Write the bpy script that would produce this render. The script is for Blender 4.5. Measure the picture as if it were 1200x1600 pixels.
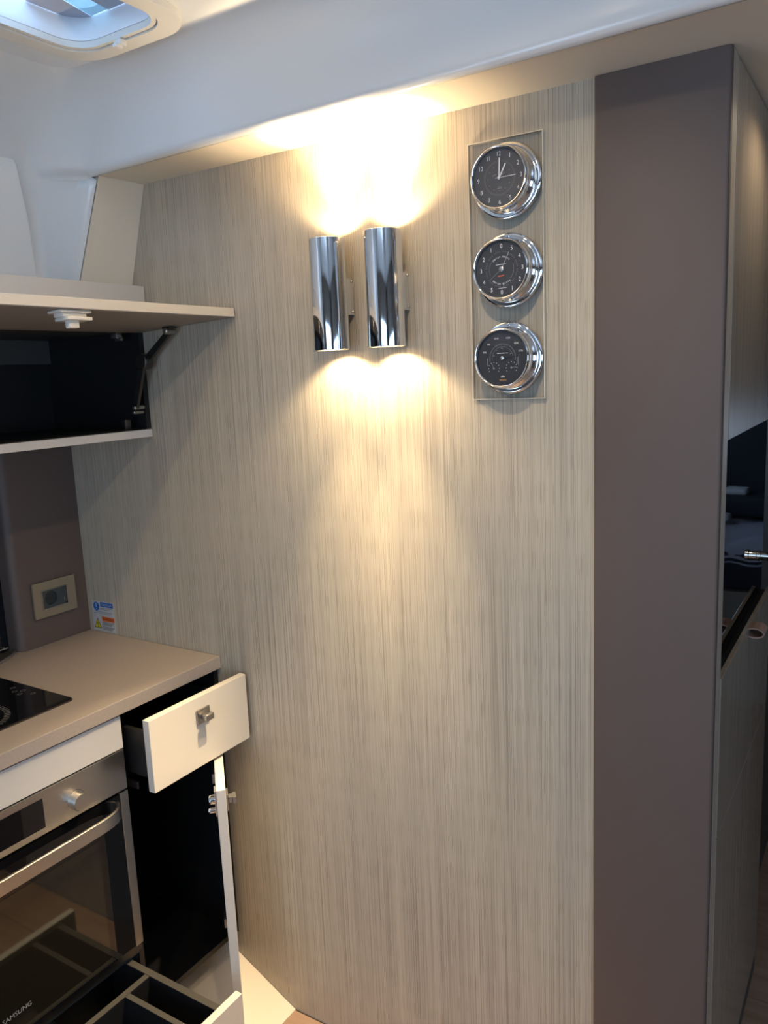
import bpy, bmesh, math, random
from mathutils import Vector, Matrix
random.seed(7)
S = bpy.context.scene
COL = S.collection
for _o in list(bpy.data.objects):
    bpy.data.objects.remove(_o)

# ---------------------------------------------------------------- camera
cam_d = bpy.data.cameras.new('camera')
cam = bpy.data.objects.new('camera', cam_d)
COL.objects.link(cam)
cam_d.sensor_fit = 'VERTICAL'
cam_d.sensor_height = 36.0
cam_d.lens = 1250.33 / 1600 * 36.0
cam_d.clip_start = 0.02
_r = Vector((0.84606048, 0.53136489, -0.04281371))
_u = Vector((-0.05422513, 0.16567876, 0.98468786))
_f = Vector((-0.53032188, 0.83078391, -0.16898759))
cam.matrix_world = Matrix(((_r.x, _u.x, -_f.x, 0.0), (_r.y, _u.y, -_f.y, -1.35),
                           (_r.z, _u.z, -_f.z, 1.566), (0, 0, 0, 1)))
S.camera = cam

# ---------------------------------------------------------------- world, exposure, daylight
S.view_settings.view_transform = 'Standard'
S.view_settings.look = 'None'
S.view_settings.gamma = 1.0
S.view_settings.use_curve_mapping = False
S.view_settings.exposure = 0.15
S.cycles.caustics_reflective = False
S.cycles.caustics_refractive = False
W = bpy.data.worlds.new('sky')
S.world = W
W.use_nodes = True
_bg = W.node_tree.nodes['Background']
_bg.inputs['Color'].default_value = (0.52, 0.72, 1.0, 1)
_bg.inputs['Strength'].default_value = 4.2


def portal(loc, rot, sx, sy):
    d = bpy.data.lights.new('window_daylight', 'AREA')
    d.shape = 'RECTANGLE'
    d.size, d.size_y = sx, sy
    d.cycles.is_portal = True
    o = bpy.data.objects.new('window_daylight', d)
    o.location = loc
    o.rotation_euler = rot
    COL.objects.link(o)


portal((0.3, -3.64, 1.25), (math.radians(90), 0, 0), 2.2, 1.3)          # saloon door glass, behind the camera (points +y)
portal((2.24, -1.9, 1.45), (0, math.radians(90), 0), 0.7, 2.2)        # saloon side window (points -x)
portal((-1.19, -0.47, 2.28), (0, 0, 0), 0.24, 0.34)                     # roof hatch

portal((0.60, 2.75, 1.22), (0, math.radians(90), 0), 0.20, 1.1)        # window opening added to light the berth

LAMP_COL = (1.0, 0.76, 0.46)
LAMP_UP, LAMP_DOWN = 4.0, 5.6      # wall lamps, upward and downward bulbs
DOWN_COL = (1.0, 0.80, 0.55)
DOWN_W = 16.0                       # unseen ceiling downlights added as warm fill over the galley

# ---------------------------------------------------------------- materials
MATS = {}


def mat(name, col, rough=0.5, metal=0.0, spec=0.5, coat=0.0, noise=None, bump=None, **kw):
    """col: linear rgb; noise=(scale xyz, amount) colour variation; bump=(scale xyz, strength)"""
    if name in MATS:
        return MATS[name]
    m = bpy.data.materials.new(name)
    m.use_nodes = True
    nt = m.node_tree
    b = nt.nodes['Principled BSDF']
    b.inputs['Base Color'].default_value = (*col, 1)
    b.inputs['Roughness'].default_value = rough
    b.inputs['Metallic'].default_value = metal
    b.inputs['Specular IOR Level'].default_value = spec
    b.inputs['Coat Weight'].default_value = coat
    b.inputs['Coat Roughness'].default_value = kw.get('coat_rough', 0.05)
    if noise or bump:
        tc = nt.nodes.new('ShaderNodeTexCoord')
    if noise:
        sc, amt = noise
        mp = nt.nodes.new('ShaderNodeMapping')
        mp.inputs['Scale'].default_value = sc
        nt.links.new(tc.outputs['Object'], mp.inputs['Vector'])
        n = nt.nodes.new('ShaderNodeTexNoise')
        n.inputs['Scale'].default_value = 1.0
        n.inputs['Detail'].default_value = 3.0
        nt.links.new(mp.outputs['Vector'], n.inputs['Vector'])
        r = nt.nodes.new('ShaderNodeValToRGB')
        r.color_ramp.elements[0].position = 0.3
        r.color_ramp.elements[1].position = 0.7
        r.color_ramp.elements[0].color = (*[c * (1 - amt) for c in col], 1)
        r.color_ramp.elements[1].color = (*[min(1, c * (1 + amt)) for c in col], 1)
        nt.links.new(n.outputs['Fac'], r.inputs['Fac'])
        nt.links.new(r.outputs['Color'], b.inputs['Base Color'])
    if bump:
        sc, st = bump
        mp = nt.nodes.new('ShaderNodeMapping')
        mp.inputs['Scale'].default_value = sc
        nt.links.new(tc.outputs['Object'], mp.inputs['Vector'])
        n = nt.nodes.new('ShaderNodeTexNoise')
        n.inputs['Scale'].default_value = 1.0
        n.inputs['Detail'].default_value = 2.0
        nt.links.new(mp.outputs['Vector'], n.inputs['Vector'])
        bp = nt.nodes.new('ShaderNodeBump')
        bp.inputs['Strength'].default_value = st
        bp.inputs['Distance'].default_value = 0.002
        nt.links.new(n.outputs['Fac'], bp.inputs['Height'])
        nt.links.new(bp.outputs['Normal'], b.inputs['Normal'])
    MATS[name] = m
    return m


def clear_mat(name, tint, rough=0.01, refl=1.0):
    """clear pane: see-through with a Fresnel sheen"""
    m = bpy.data.materials.new(name)
    m.use_nodes = True
    nt = m.node_tree
    nt.nodes.remove(nt.nodes['Principled BSDF'])
    out = nt.nodes['Material Output']
    t = nt.nodes.new('ShaderNodeBsdfTransparent')
    t.inputs['Color'].default_value = (*tint, 1)
    g = nt.nodes.new('ShaderNodeBsdfGlossy')
    g.inputs['Roughness'].default_value = rough
    fr = nt.nodes.new('ShaderNodeFresnel')
    fr.inputs['IOR'].default_value = 1.45
    mu = nt.nodes.new('ShaderNodeMath')
    mu.operation = 'MULTIPLY'
    mu.inputs[1].default_value = refl
    mx = nt.nodes.new('ShaderNodeMixShader')
    ge = nt.nodes.new('ShaderNodeNewGeometry')          # no mirror sheen on the inner side of a face
    iv = nt.nodes.new('ShaderNodeMath')
    iv.operation = 'SUBTRACT'
    iv.inputs[0].default_value = 1.0
    nt.links.new(ge.outputs['Backfacing'], iv.inputs[1])
    m0 = nt.nodes.new('ShaderNodeMath')
    m0.operation = 'MULTIPLY'
    nt.links.new(fr.outputs['Fac'], m0.inputs[0])
    nt.links.new(iv.outputs[0], m0.inputs[1])
    nt.links.new(m0.outputs[0], mu.inputs[0])
    nt.links.new(mu.outputs[0], mx.inputs['Fac'])
    nt.links.new(t.outputs[0], mx.inputs[1])
    nt.links.new(g.outputs[0], mx.inputs[2])
    nt.links.new(mx.outputs[0], out.inputs['Surface'])
    MATS[name] = m
    return m


def veneer_mat(name, light, mid, dark, rough=0.45, freq=330.0):
    """fine vertical-grain reconstituted veneer; stripes run along z"""
    m = bpy.data.materials.new(name)
    m.use_nodes = True
    nt = m.node_tree
    L = nt.links.new
    b = nt.nodes['Principled BSDF']
    b.inputs['Roughness'].default_value = rough
    b.inputs['Specular IOR Level'].default_value = 0.4
    tc = nt.nodes.new('ShaderNodeTexCoord')

    def nz(scale, detail=2.0, rgh=0.5):
        mp = nt.nodes.new('ShaderNodeMapping')
        mp.inputs['Scale'].default_value = scale
        L(tc.outputs['Object'], mp.inputs['Vector'])
        n = nt.nodes.new('ShaderNodeTexNoise')
        n.inputs['Scale'].default_value = 1.0
        n.inputs['Detail'].default_value = detail
        n.inputs['Roughness'].default_value = rgh
        L(mp.outputs['Vector'], n.inputs['Vector'])
        return n.outputs['Fac']
    fine = nz((freq, freq, 1.6), 1.5, 0.6)
    pore = nz((freq * 2.0, freq * 2.0, 16.0), 0.0)
    broad = nz((26, 26, 0.35), 2.0)
    r1 = nt.nodes.new('ShaderNodeValToRGB')
    e = r1.color_ramp.elements
    e[0].position, e[0].color = 0.30, (*dark, 1)
    e[1].position, e[1].color = 0.66, (*light, 1)
    k = e.new(0.46)
    k.color = (*mid, 1)
    L(fine, r1.inputs['Fac'])
    r2 = nt.nodes.new('ShaderNodeValToRGB')
    r2.color_ramp.elements[0].position, r2.color_ramp.elements[0].color = 0.30, (0.80, 0.78, 0.75, 1)
    r2.color_ramp.elements[1].position, r2.color_ramp.elements[1].color = 0.42, (1, 1, 1, 1)
    L(pore, r2.inputs['Fac'])
    r3 = nt.nodes.new('ShaderNodeValToRGB')
    r3.color_ramp.elements[0].position, r3.color_ramp.elements[0].color = 0.3, (0.88, 0.88, 0.9, 1)
    r3.color_ramp.elements[1].position, r3.color_ramp.elements[1].color = 0.7, (1.0, 1.0, 1.0, 1)
    L(broad, r3.inputs['Fac'])
    m1 = nt.nodes.new('ShaderNodeMix')
    m1.data_type = 'RGBA'
    m1.blend_type = 'MULTIPLY'
    m1.inputs['Factor'].default_value = 1.0
    L(r1.outputs['Color'], m1.inputs['A'])
    L(r2.outputs['Color'], m1.inputs['B'])
    m2 = nt.nodes.new('ShaderNodeMix')
    m2.data_type = 'RGBA'
    m2.blend_type = 'MULTIPLY'
    m2.inputs['Factor'].default_value = 1.0
    L(m1.outputs['Result'], m2.inputs['A'])
    L(r3.outputs['Color'], m2.inputs['B'])
    L(m2.outputs['Result'], b.inputs['Base Color'])
    MATS[name] = m
    return m


def wood_mat(name, a, c, scale):
    m = bpy.data.materials.new(name)
    m.use_nodes = True
    nt = m.node_tree
    L = nt.links.new
    b = nt.nodes['Principled BSDF']
    b.inputs['Roughness'].default_value = 0.4
    tc = nt.nodes.new('ShaderNodeTexCoord')
    mp = nt.nodes.new('ShaderNodeMapping')
    mp.inputs['Scale'].default_value = scale
    L(tc.outputs['Object'], mp.inputs['Vector'])
    n = nt.nodes.new('ShaderNodeTexNoise')
    n.inputs['Scale'].default_value = 1.0
    n.inputs['Detail'].default_value = 5.0
    L(mp.outputs['Vector'], n.inputs['Vector'])
    r = nt.nodes.new('ShaderNodeValToRGB')
    r.color_ramp.elements[0].position, r.color_ramp.elements[0].color = 0.3, (*a, 1)
    r.color_ramp.elements[1].position, r.color_ramp.elements[1].color = 0.7, (*c, 1)
    L(n.outputs['Fac'], r.inputs['Fac'])
    L(r.outputs['Color'], b.inputs['Base Color'])
    MATS[name] = m
    return m


def emit_mat(name, col, strength):
    m = bpy.data.materials.new(name)
    m.use_nodes = True
    b = m.node_tree.nodes['Principled BSDF']
    b.inputs['Base Color'].default_value = (0.8, 0.8, 0.8, 1)
    b.inputs['Emission Color'].default_value = (*col, 1)
    b.inputs['Emission Strength'].default_value = strength
    MATS[name] = m
    return m


M_VENEER = veneer_mat('striped_veneer', (0.56, 0.495, 0.385), (0.475, 0.413, 0.318), (0.31, 0.262, 0.20), freq=520.0)
M_BROWN = mat('brown_leatherette', (0.105, 0.077, 0.067), 0.55, bump=((900, 900, 900), 0.12))
M_LINER = mat('gelcoat_liner', (0.74, 0.745, 0.735), 0.22, coat=0.6, coat_rough=0.10)
M_CREAM = mat('cream_panel', (0.77, 0.69, 0.56), 0.5)
M_CREAMPLASTIC = mat('cream_plastic', (0.74, 0.71, 0.64), 0.4)
M_WHITE = mat('white_lacquer', (0.62, 0.58, 0.515), 0.38)
M_GREYLAM = mat('grey_white_laminate', (0.62, 0.60, 0.57), 0.42)
M_BLINDWHITE = mat('white_window_blind', (0.86, 0.85, 0.82), 0.5)
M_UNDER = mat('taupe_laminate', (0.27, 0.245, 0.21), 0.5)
M_COUNTER = mat('counter_laminate', (0.41, 0.345, 0.295), 0.42, noise=((300, 300, 300), 0.05))
M_BLACK = mat('black_interior', (0.006, 0.006, 0.007), 0.5)
M_CHAR = mat('charcoal_board', (0.045, 0.043, 0.036), 0.5)
M_TOPGREY = mat('dark_grey_board', (0.06, 0.058, 0.053), 0.5)
M_TRIMGREY = mat('grey_edge_trim', (0.05, 0.047, 0.04), 0.5)
M_BGLASS = mat('black_glass', (0.004, 0.004, 0.005), 0.03, spec=0.6)
M_OVENWIN = mat('oven_window_glass', (0.010, 0.009, 0.006), 0.05, spec=0.6, coat=0.2)
M_CHROME = mat('chrome', (0.78, 0.79, 0.81), 0.04, metal=1.0)
M_STEEL = mat('brushed_steel', (0.60, 0.57, 0.53), 0.32, metal=1.0, bump=((30, 1200, 1200), 0.05))
M_SATIN = mat('satin_nickel', (0.42, 0.40, 0.37), 0.35, metal=1.0)
M_DARKMETAL = mat('dark_metal', (0.13, 0.12, 0.11), 0.4, metal=1.0)
M_DIALSHEEN = mat('dial_lens_sheen', (0.065, 0.065, 0.072), 0.55)  # lighter than the black dials: lens reflection put into the colour
M_DIAL2 = mat('black_dial', (0.024, 0.026, 0.031), 0.5)
M_PRINT = mat('white_print', (0.80, 0.80, 0.80), 0.6)
M_DIMPRINT = mat('grey_print', (0.25, 0.25, 0.26), 0.6)
M_REDPRINT = mat('red_print', (0.65, 0.12, 0.05), 0.6)
M_GOLD = mat('brass_print', (0.35, 0.18, 0.04), 0.4)
M_CLEAR = clear_mat('clear_lens', (0.96, 0.96, 0.97))
M_ACRYLIC = clear_mat('clear_acrylic', (0.965, 0.968, 0.972), 0.02, 0.8)
M_ACREDGE = mat('frosted_acrylic_edge', (0.70, 0.64, 0.52), 0.35)
M_STICK = mat('sticker_white', (0.50, 0.50, 0.50), 0.5)
M_BLUE = mat('sticker_blue', (0.015, 0.12, 0.42), 0.5)
M_ORANGE = mat('sticker_orange', (0.60, 0.11, 0.02), 0.5)
M_YELLOW = mat('sticker_yellow', (0.62, 0.52, 0.02), 0.5)
M_INK = mat('black_ink', (0.02, 0.02, 0.02), 0.6)
M_PLATE = mat('champagne_plate', (0.31, 0.26, 0.185), 0.4, metal=0.4)
M_SOCKET = mat('slate_socket', (0.045, 0.055, 0.06), 0.4)
M_WELL = mat('dark_socket_well', (0.018, 0.023, 0.026), 0.4)
M_TRUNK = mat('white_hatch_plastic', (0.84, 0.86, 0.88), 0.35)
M_TINT = clear_mat('tinted_acrylic', (0.75, 0.80, 0.86), 0.02, 0.8)
M_BLIND = mat('hatch_blind', (0.42, 0.46, 0.55), 0.7)
M_INNERTUBE = mat('white_reflector', (0.75, 0.70, 0.60), 0.5)
M_SCREEN = clear_mat('insect_screen', (0.50, 0.58, 0.58), 0.3, 0.3)
M_BEIGETRIM = mat('beige_trim', (0.46, 0.39, 0.31), 0.4)
M_BEIGEVEN = mat('beige_door_veneer', (0.36, 0.30, 0.235), 0.26, coat=0.3, noise=((60, 60, 3), 0.10))
M_LEATHER = mat('tan_leather', (0.36, 0.23, 0.18), 0.6, bump=((500, 500, 500), 0.2))
M_WOOD = wood_mat('oak_planks', (0.30, 0.19, 0.125), (0.42, 0.285, 0.20), (3, 45, 45))
M_NAVY = mat('navy_fabric', (0.012, 0.018, 0.03), 0.8)
M_BED = mat('grey_quilt', (0.40, 0.42, 0.52), 0.9, bump=((40, 40, 40), 0.5))
M_GREYWOOD = mat('grey_bed_base', (0.11, 0.10, 0.085), 0.6)
M_BEDBASE = mat('taupe_bed_base', (0.26, 0.235, 0.20), 0.5)
M_TOWEL = mat('white_towel', (0.62, 0.66, 0.68), 0.9, bump=((300, 300, 300), 0.4))
M_SALOON = mat('saloon_wall', (0.15, 0.13, 0.11), 0.5)
M_WINGLASS = mat('dark_window_glass', (0.006, 0.008, 0.011), 0.04)


# ---------------------------------------------------------------- mesh helpers
def box(bm, x0, x1, y0, y1, z0, z1, bev=0.0, seg=2):
    vs = [bm.verts.new((x, y, z)) for x in (x0, x1) for y in (y0, y1) for z in (z0, z1)]
    fs = [(0, 1, 3, 2), (4, 6, 7, 5), (0, 4, 5, 1), (2, 3, 7, 6), (0, 2, 6, 4), (1, 5, 7, 3)]
    new = [bm.faces.new([vs[i] for i in f]) for f in fs]
    if bev:
        es = list({e for f in new for e in f.edges})
        bmesh.ops.bevel(bm, geom=es, offset=bev, segments=seg, affect='EDGES', profile=0.5)
    return vs


def BX(*a, **k):
    bm = bmesh.new()
    box(bm, *a, **k)
    return bm


def prism(bm, pts, fn, d0, d1):
    """pts 2D outline; fn(a,b,d)->xyz ; extruded between depths d0,d1"""
    A = [bm.verts.new(fn(a, b, d0)) for a, b in pts]
    B = [bm.verts.new(fn(a, b, d1)) for a, b in pts]
    n = len(pts)
    bm.faces.new(A)
    bm.faces.new(B[::-1])
    for i in range(n):
        bm.faces.new((A[i], B[i], B[(i + 1) % n], A[(i + 1) % n]))


def rrect(a0, a1, b0, b1, r, n=6):
    out = []
    for cx, cy, s in ((a1 - r, b1 - r, 0), (a0 + r, b1 - r, 90), (a0 + r, b0 + r, 180), (a1 - r, b0 + r, 270)):
        for i in range(n + 1):
            t = math.radians(s + 90 * i / n)
            out.append((cx + r * math.cos(t), cy + r * math.sin(t)))
    return out


def ring_prism(bm, outer, inner, fn, d0, d1):
    n = len(outer)
    V = [[bm.verts.new(fn(a, b, d)) for a, b in P] for P, d in ((outer, d0), (outer, d1), (inner, d1), (inner, d0))]
    for i in range(n):
        j = (i + 1) % n
        for k in range(4):
            l = (k + 1) % 4
            bm.faces.new((V[k][i], V[k][j], V[l][j], V[l][i]))


def tube(bm, pts, r, seg=10, cap=True, flat=None):
    """round tube through pts; flat=(ry) squashes along z"""
    P = [Vector(p) for p in pts]
    rings = []
    for i, p in enumerate(P):
        t = (P[min(i + 1, len(P) - 1)] - P[max(i - 1, 0)]).normalized()
        up = Vector((0, 0, 1)) if abs(t.z) < 0.9 else Vector((1, 0, 0))
        a = t.cross(up).normalized()
        c = a.cross(t).normalized()
        rr = r[i] if isinstance(r, (list, tuple)) else r
        ring = []
        for k in range(seg):
            th = 2 * math.pi * k / seg
            ring.append(bm.verts.new(p + a * rr * math.cos(th) + c * (flat if flat else rr) * math.sin(th)))
        rings.append(ring)
    for i in range(len(rings) - 1):
        for k in range(seg):
            bm.faces.new((rings[i][k], rings[i][(k + 1) % seg], rings[i + 1][(k + 1) % seg], rings[i + 1][k]))
    if cap:
        bm.faces.new(rings[0][::-1])
        bm.faces.new(rings[-1])


def lathe(bm, prof, fn, seg=64, cap0=False, cap1=False):
    """prof list of (radius, height); fn(a,b,h)->xyz"""
    rings = []
    pr2 = [prof[0]]
    for (r0, h0), (r1, h1) in zip(prof[:-1], prof[1:]):
        ln = math.hypot(r1 - r0, h1 - h0)
        if ln > 0.004:
            e = 0.0006 / ln
            pr2.append((r0 + (r1 - r0) * e, h0 + (h1 - h0) * e))
            pr2.append((r1 + (r0 - r1) * e, h1 + (h0 - h1) * e))
        pr2.append((r1, h1))
    for r, h in pr2:
        if r < 1e-6:
            rings.append([bm.verts.new(fn(0, 0, h))])
        else:
            rings.append([bm.verts.new(fn(r * math.cos(2 * math.pi * k / seg), r * math.sin(2 * math.pi * k / seg), h))
                          for k in range(seg)])
    for A, B in zip(rings[:-1], rings[1:]):
        for k in range(seg):
            j = (k + 1) % seg
            if len(A) == 1 and len(B) == 1:
                continue
            if len(A) == 1:
                bm.faces.new((A[0], B[j], B[k]))
            elif len(B) == 1:
                bm.faces.new((A[k], A[j], B[0]))
            else:
                bm.faces.new((A[k], A[j], B[j], B[k]))
    if cap0 and len(rings[0]) > 1:
        bm.faces.new(rings[0][::-1])
    if cap1 and len(rings[-1]) > 1:
        bm.faces.new(rings[-1])


def world_off(p):
    v = Vector((0, 0, 0))
    while p is not None:
        v += p.location
        p = p.parent
    return v


def obj(name, bm, m, parent=None, label=None, smooth=False, angle=40):
    bmesh.ops.recalc_face_normals(bm, faces=bm.faces)
    off = world_off(parent)
    if off.length:
        bmesh.ops.translate(bm, verts=bm.verts, vec=-off)
    me = bpy.data.meshes.new(name)
    bm.to_mesh(me)
    bm.free()
    me.materials.append(m)
    if smooth:
        for p in me.polygons:
            p.use_smooth = True
        me.set_sharp_from_angle(angle=math.radians(angle))
    o = bpy.data.objects.new(name, me)
    COL.objects.link(o)
    if parent:
        o.parent = parent
    if label:
        o['label'] = label
    return o


def thing(name, label, cat, loc, group=None):
    o = bpy.data.objects.new(name, None)
    COL.objects.link(o)
    o.empty_display_size = 0.05
    o.location = loc
    o['label'] = label
    o['category'] = cat
    if group:
        o['group'] = group
    return o


def tag(o, label, cat, group=None):
    o['label'] = label
    o['category'] = cat
    if group:
        o['group'] = group
    return o


def struct(o):
    o['kind'] = 'structure'
    return o


def text_polys(body, size):
    """flat text as (verts2d, faces), centred on its own bounds"""
    c = bpy.data.curves.new('t', 'FONT')
    c.body = body
    c.size = size
    c.resolution_u = 3
    o = bpy.data.objects.new('t', c)
    COL.objects.link(o)
    me = bpy.data.meshes.new_from_object(o.evaluated_get(bpy.context.evaluated_depsgraph_get()))
    vs = [(v.co.x, v.co.y) for v in me.vertices]
    fs = [tuple(p.vertices) for p in me.polygons]
    bpy.data.objects.remove(o)
    bpy.data.curves.remove(c)
    bpy.data.meshes.remove(me)
    if not vs:
        return [], [], 0
    x0, x1 = min(v[0] for v in vs), max(v[0] for v in vs)
    y0, y1 = min(v[1] for v in vs), max(v[1] for v in vs)
    cx, cy = (x0 + x1) / 2, (y0 + y1) / 2
    return [(x - cx, y - cy) for x, y in vs], fs, x1 - x0


_tc = {}


def add_text(bm, body, size, fn, u, v, rot=0.0, d=0.0, sx=1.0):
    k = (body, size)
    if k not in _tc:
        _tc[k] = text_polys(body, size)
    vs, fs, w = _tc[k]
    cr, sr = math.cos(rot), math.sin(rot)
    B = [bm.verts.new(fn(u + x * sx * cr - y * sr, v + x * sx * sr + y * cr, d)) for x, y in vs]
    for f in fs:
        try:
            bm.faces.new([B[i] for i in f])
        except ValueError:
            pass
    return w * sx


def quad2(bm, fn, pts, d):
    bm.faces.new([bm.verts.new(fn(a, b, d)) for a, b in pts])


def bar2(bm, fn, p, q, w, d0, d1=None):
    """flat (or thin solid) bar from p to q in the dial plane"""
    a, b = Vector(p), Vector(q)
    t = (b - a).normalized()
    n = Vector((-t.y, t.x)) * w / 2
    P = [tuple(a + n), tuple(a - n), tuple(b - n), tuple(b + n)]
    if d1 is None:
        quad2(bm, fn, P, d0)
    else:
        prism(bm, P, fn, d0, d1)


# ================================================================ THE SETTING
YB, XR, YF = -3.6, 2.2, 3.4       # back of saloon, right side, far end of corridor
ZS, ZC = 2.017, 2.18              # soffit and ceiling heights


def yf(x):                        # front edge of the soffit, slightly out of square
    return -0.125 - (x + 1.47) * 0.0235


# feature wall
struct(obj('wall_front', BX(-1.90, -0.424, 0.0, 0.03, 0.0, 2.24), M_VENEER))
bm = bmesh.new()
prism(bm, rrect(-0.428, -0.2235, -0.008, 0.010, 0.006, 4), lambda a, b, d: (a, b, d), 0.0, 2.0165)
struct(obj('wall_right_pillar', bm, M_BROWN, smooth=True))
struct(obj('trim_1', BX(-0.30, -0.224, 0.0102, 0.049, 0.0, 2.0165), M_BEIGETRIM))

# floor: sub-floor plus planks laid across
fl = struct(obj('floor', BX(-1.30, XR, YB, YF, -0.05, -0.012), M_CHAR))
pw, gap = 0.148, 0.0015
y = 0.591 - 29 * pw
k = 0
while y < YF:
    y0, y1 = max(y, YB), min(y + pw, YF)
    if y1 > y0:
        xs = [-1.30, 0.35 + 0.5 * ((k * 37) % 10) / 10, XR]
        for a, b in zip(xs[:-1], xs[1:]):
            obj('plank', BX(a + gap, b - gap, y0 + gap, y1 - gap, -0.014, 0.0), M_WOOD, fl)
    y += pw
    k += 1

# sloping moulded plinth between cabinets and floor
bm = bmesh.new()
prism(bm, [(-1.60, -0.03), (-1.19, -0.03), (-1.19, 0.0015), (-1.49, 0.156), (-1.60, 0.156)], lambda a, b, d: (a, d, b), -0.001, -1.7)
struct(obj('trim_2', bm, M_CREAM))

# left hull side behind the galley
struct(obj('wall_left', BX(-1.96, -1.90, YB, 0.03, 0.0, 2.24), M_SALOON))
bm = bmesh.new()
pts = [(-1.90, 0.0), (-1.836, 0.0)]
for i in range(7):
    t = math.radians(90 * i / 6)
    pts.append((-1.856 + 0.020 * math.cos(t), -0.192 - 0.020 * math.sin(t)))
pts += [(-1.90, -0.212)]
prism(bm, pts, lambda a, b, d: (a, b, d), 0.9095, 1.4415)
struct(obj('wall_left_splashback', bm, M_BROWN, smooth=True))
w2 = struct(obj('window_2', BX(-1.899, -1.885, -1.62, -0.213, 0.9095, 1.4415), M_WINGLASS))

# soffit over the feature wall and the passage
bm = bmesh.new()
P = [(-1.52, 0.0), (-1.52, yf(-1.52) + 0.0035), (1.2, yf(1.2) + 0.0035), (1.2, 0.0)]
prism(bm, P, lambda a, b, d: (a, b, d), ZS, ZS + 0.015)
struct(obj('ceiling_soffit', bm, M_CREAM))
struct(obj('ceiling_passage', BX(-0.60, 1.2, 0.0, YF, ZS, ZS + 0.015), M_CREAM))

# slanted window reveal, panel between liner and feature wall
bm = bmesh.new()
c00, c01 = Vector((-1.5535, -0.0005, 1.765)), Vector((-1.4725, -0.0005, 2.0168))
c10, c11 = Vector((-1.5950, -0.1190, 1.765)), Vector((-1.4797, -0.1190, 2.0168))
n = 8
gv = {}
for side in (0, 1):
    for i in range(n + 1):
        for j in range(n + 1):
            u, v = i / n, j / n
            q = (c00 * (1 - u) + c10 * u) * (1 - v) + (c01 * (1 - u) + c11 * u) * v
            gv[side, i, j] = bm.verts.new((q.x - 0.012 * side, q.y, q.z))
for side in (0, 1):
    for i in range(n):
        for j in range(n):
            bm.faces.new([gv[side, i + a, j + b] for a, b in ((0, 0), (1, 0), (1, 1), (0, 1))])
for i in range(n):
    for j in (0, n):
        bm.faces.new([gv[0, i, j], gv[0, i + 1, j], gv[1, i + 1, j], gv[1, i, j]])
        bm.faces.new([gv[0, j, i], gv[0, j, i + 1], gv[1, j, i + 1], gv[1, j, i]])
struct(obj('wall_left_reveal', bm, M_CREAM, smooth=True))

# moulded liner: left side leaning in, rounded corner, fascia above the soffit, up to the ceiling
bm = bmesh.new()


def lerp_tab(tab, z):
    for (z0, *p0), (z1, *p1) in zip(tab[:-1], tab[1:]):
        if z <= z1:
            f = (z - z0) / (z1 - z0)
            return [u + (v - u) * f for u, v in zip(p0, p1)]
    return list(tab[-1][1:])


CREASE = [(1.70, -1.660, -0.150), (1.80, -1.650, -0.155), (1.93, -1.625, -0.176), (2.05, -1.571, -0.222), (2.12, -1.515, -0.248), (2.16, -1.466, -0.268), (2.182, -1.41, -0.295)]
NICHE = [(1.70, -1.636), (1.80, -1.588), (ZS, -1.490), (2.05, -1.478), (2.12, -1.455), (2.182, -1.41)]


def fillet(A, B, C2, r, n):
    """points rounding the corner B between A and C2"""
    A, B, C2 = Vector(A), Vector(B), Vector(C2)
    p, q = B + (A - B).normalized() * r, B + (C2 - B).normalized() * r
    return [tuple(p * (1 - t) ** 2 + B * 2 * t * (1 - t) + q * t * t) for t in [i / (n - 1) for i in range(n)]]


prof = [(0.0, 2.0175), (0.0015, 2.0140), (0.006, 2.0115), (0.013, 2.0112), (0.019, 2.0137), (0.0235, 2.0185), (0.026, 2.0255), (0.027, 2.034), (0.0285, 2.050), (0.032, 2.073), (0.038, 2.099),
        (0.047, 2.126), (0.059, 2.150), (0.073, 2.167), (0.088, 2.177), (0.105, ZC)]
V = []
for k, (d, z) in enumerate(prof):
    zl = 2.010 + 0.0033 * k if k < 7 else z
    cx, cy = lerp_tab(CREASE, zl)
    nx = lerp_tab(NICHE, zl)[0]
    yl = yf(nx) - d
    rB = 0.018 + 0.05 * max(0, (zl - 2.05) / 0.13)
    rD = 0.010 + 0.050 * min(1, max(0, z - 2.03) / 0.10)
    row = [(cx, YB, zl), (cx, -1.6, zl), (cx, -0.9, zl), (cx, -0.5, zl)]
    row += [(x, y, zl) for x, y in fillet((cx, -0.5), (cx, cy), (nx, yl), rB, 7)]
    row += [(x, y, zl + (z - zl) * i / 8) for i, (x, y) in enumerate(fillet((cx, cy), (nx, yl), (0.0, yl), rD, 9))]
    row += [(x, yf(x) - d, z) for x in (-1.0, -0.6, -0.2, 0.3, 1.2, XR)]
    V.append([bm.verts.new(q) for q in row])
for A, B in zip(V[:-1], V[1:]):
    for i in range(len(A) - 1):
        bm.faces.new((A[i], A[i + 1], B[i + 1], B[i]))
low = []
for z in (1.72, 1.80, 1.87, 1.94, 1.99, 2.008):
    cx, cy = lerp_tab(CREASE, z)
    nx = lerp_tab(NICHE, z)[0]
    row = [(cx, YB), (cx, -1.6), (cx, -0.9), (cx, -0.5)] + fillet((cx, -0.5), (cx, cy), (nx, -0.137), 0.018, 7)
    row += [(nx - 0.032, -0.1415), (nx - 0.016, -0.1375), (nx - 0.004, -0.1335), (nx + 0.006, -0.1280), (nx + 0.010, -0.122)]
    low.append([bm.verts.new((x, y, z)) for x, y in row])
low.append([V[0][i] for i in range(11)] + [V[0][11], V[0][12], V[0][13], V[0][14], V[0][15]])
for A, B in zip(low[:-1], low[1:]):
    for i in range(15):
        bm.faces.new((A[i], A[i + 1], B[i + 1], B[i]))
struct(obj('wall_left_liner', bm, M_LINER, smooth=True, angle=75))

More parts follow.
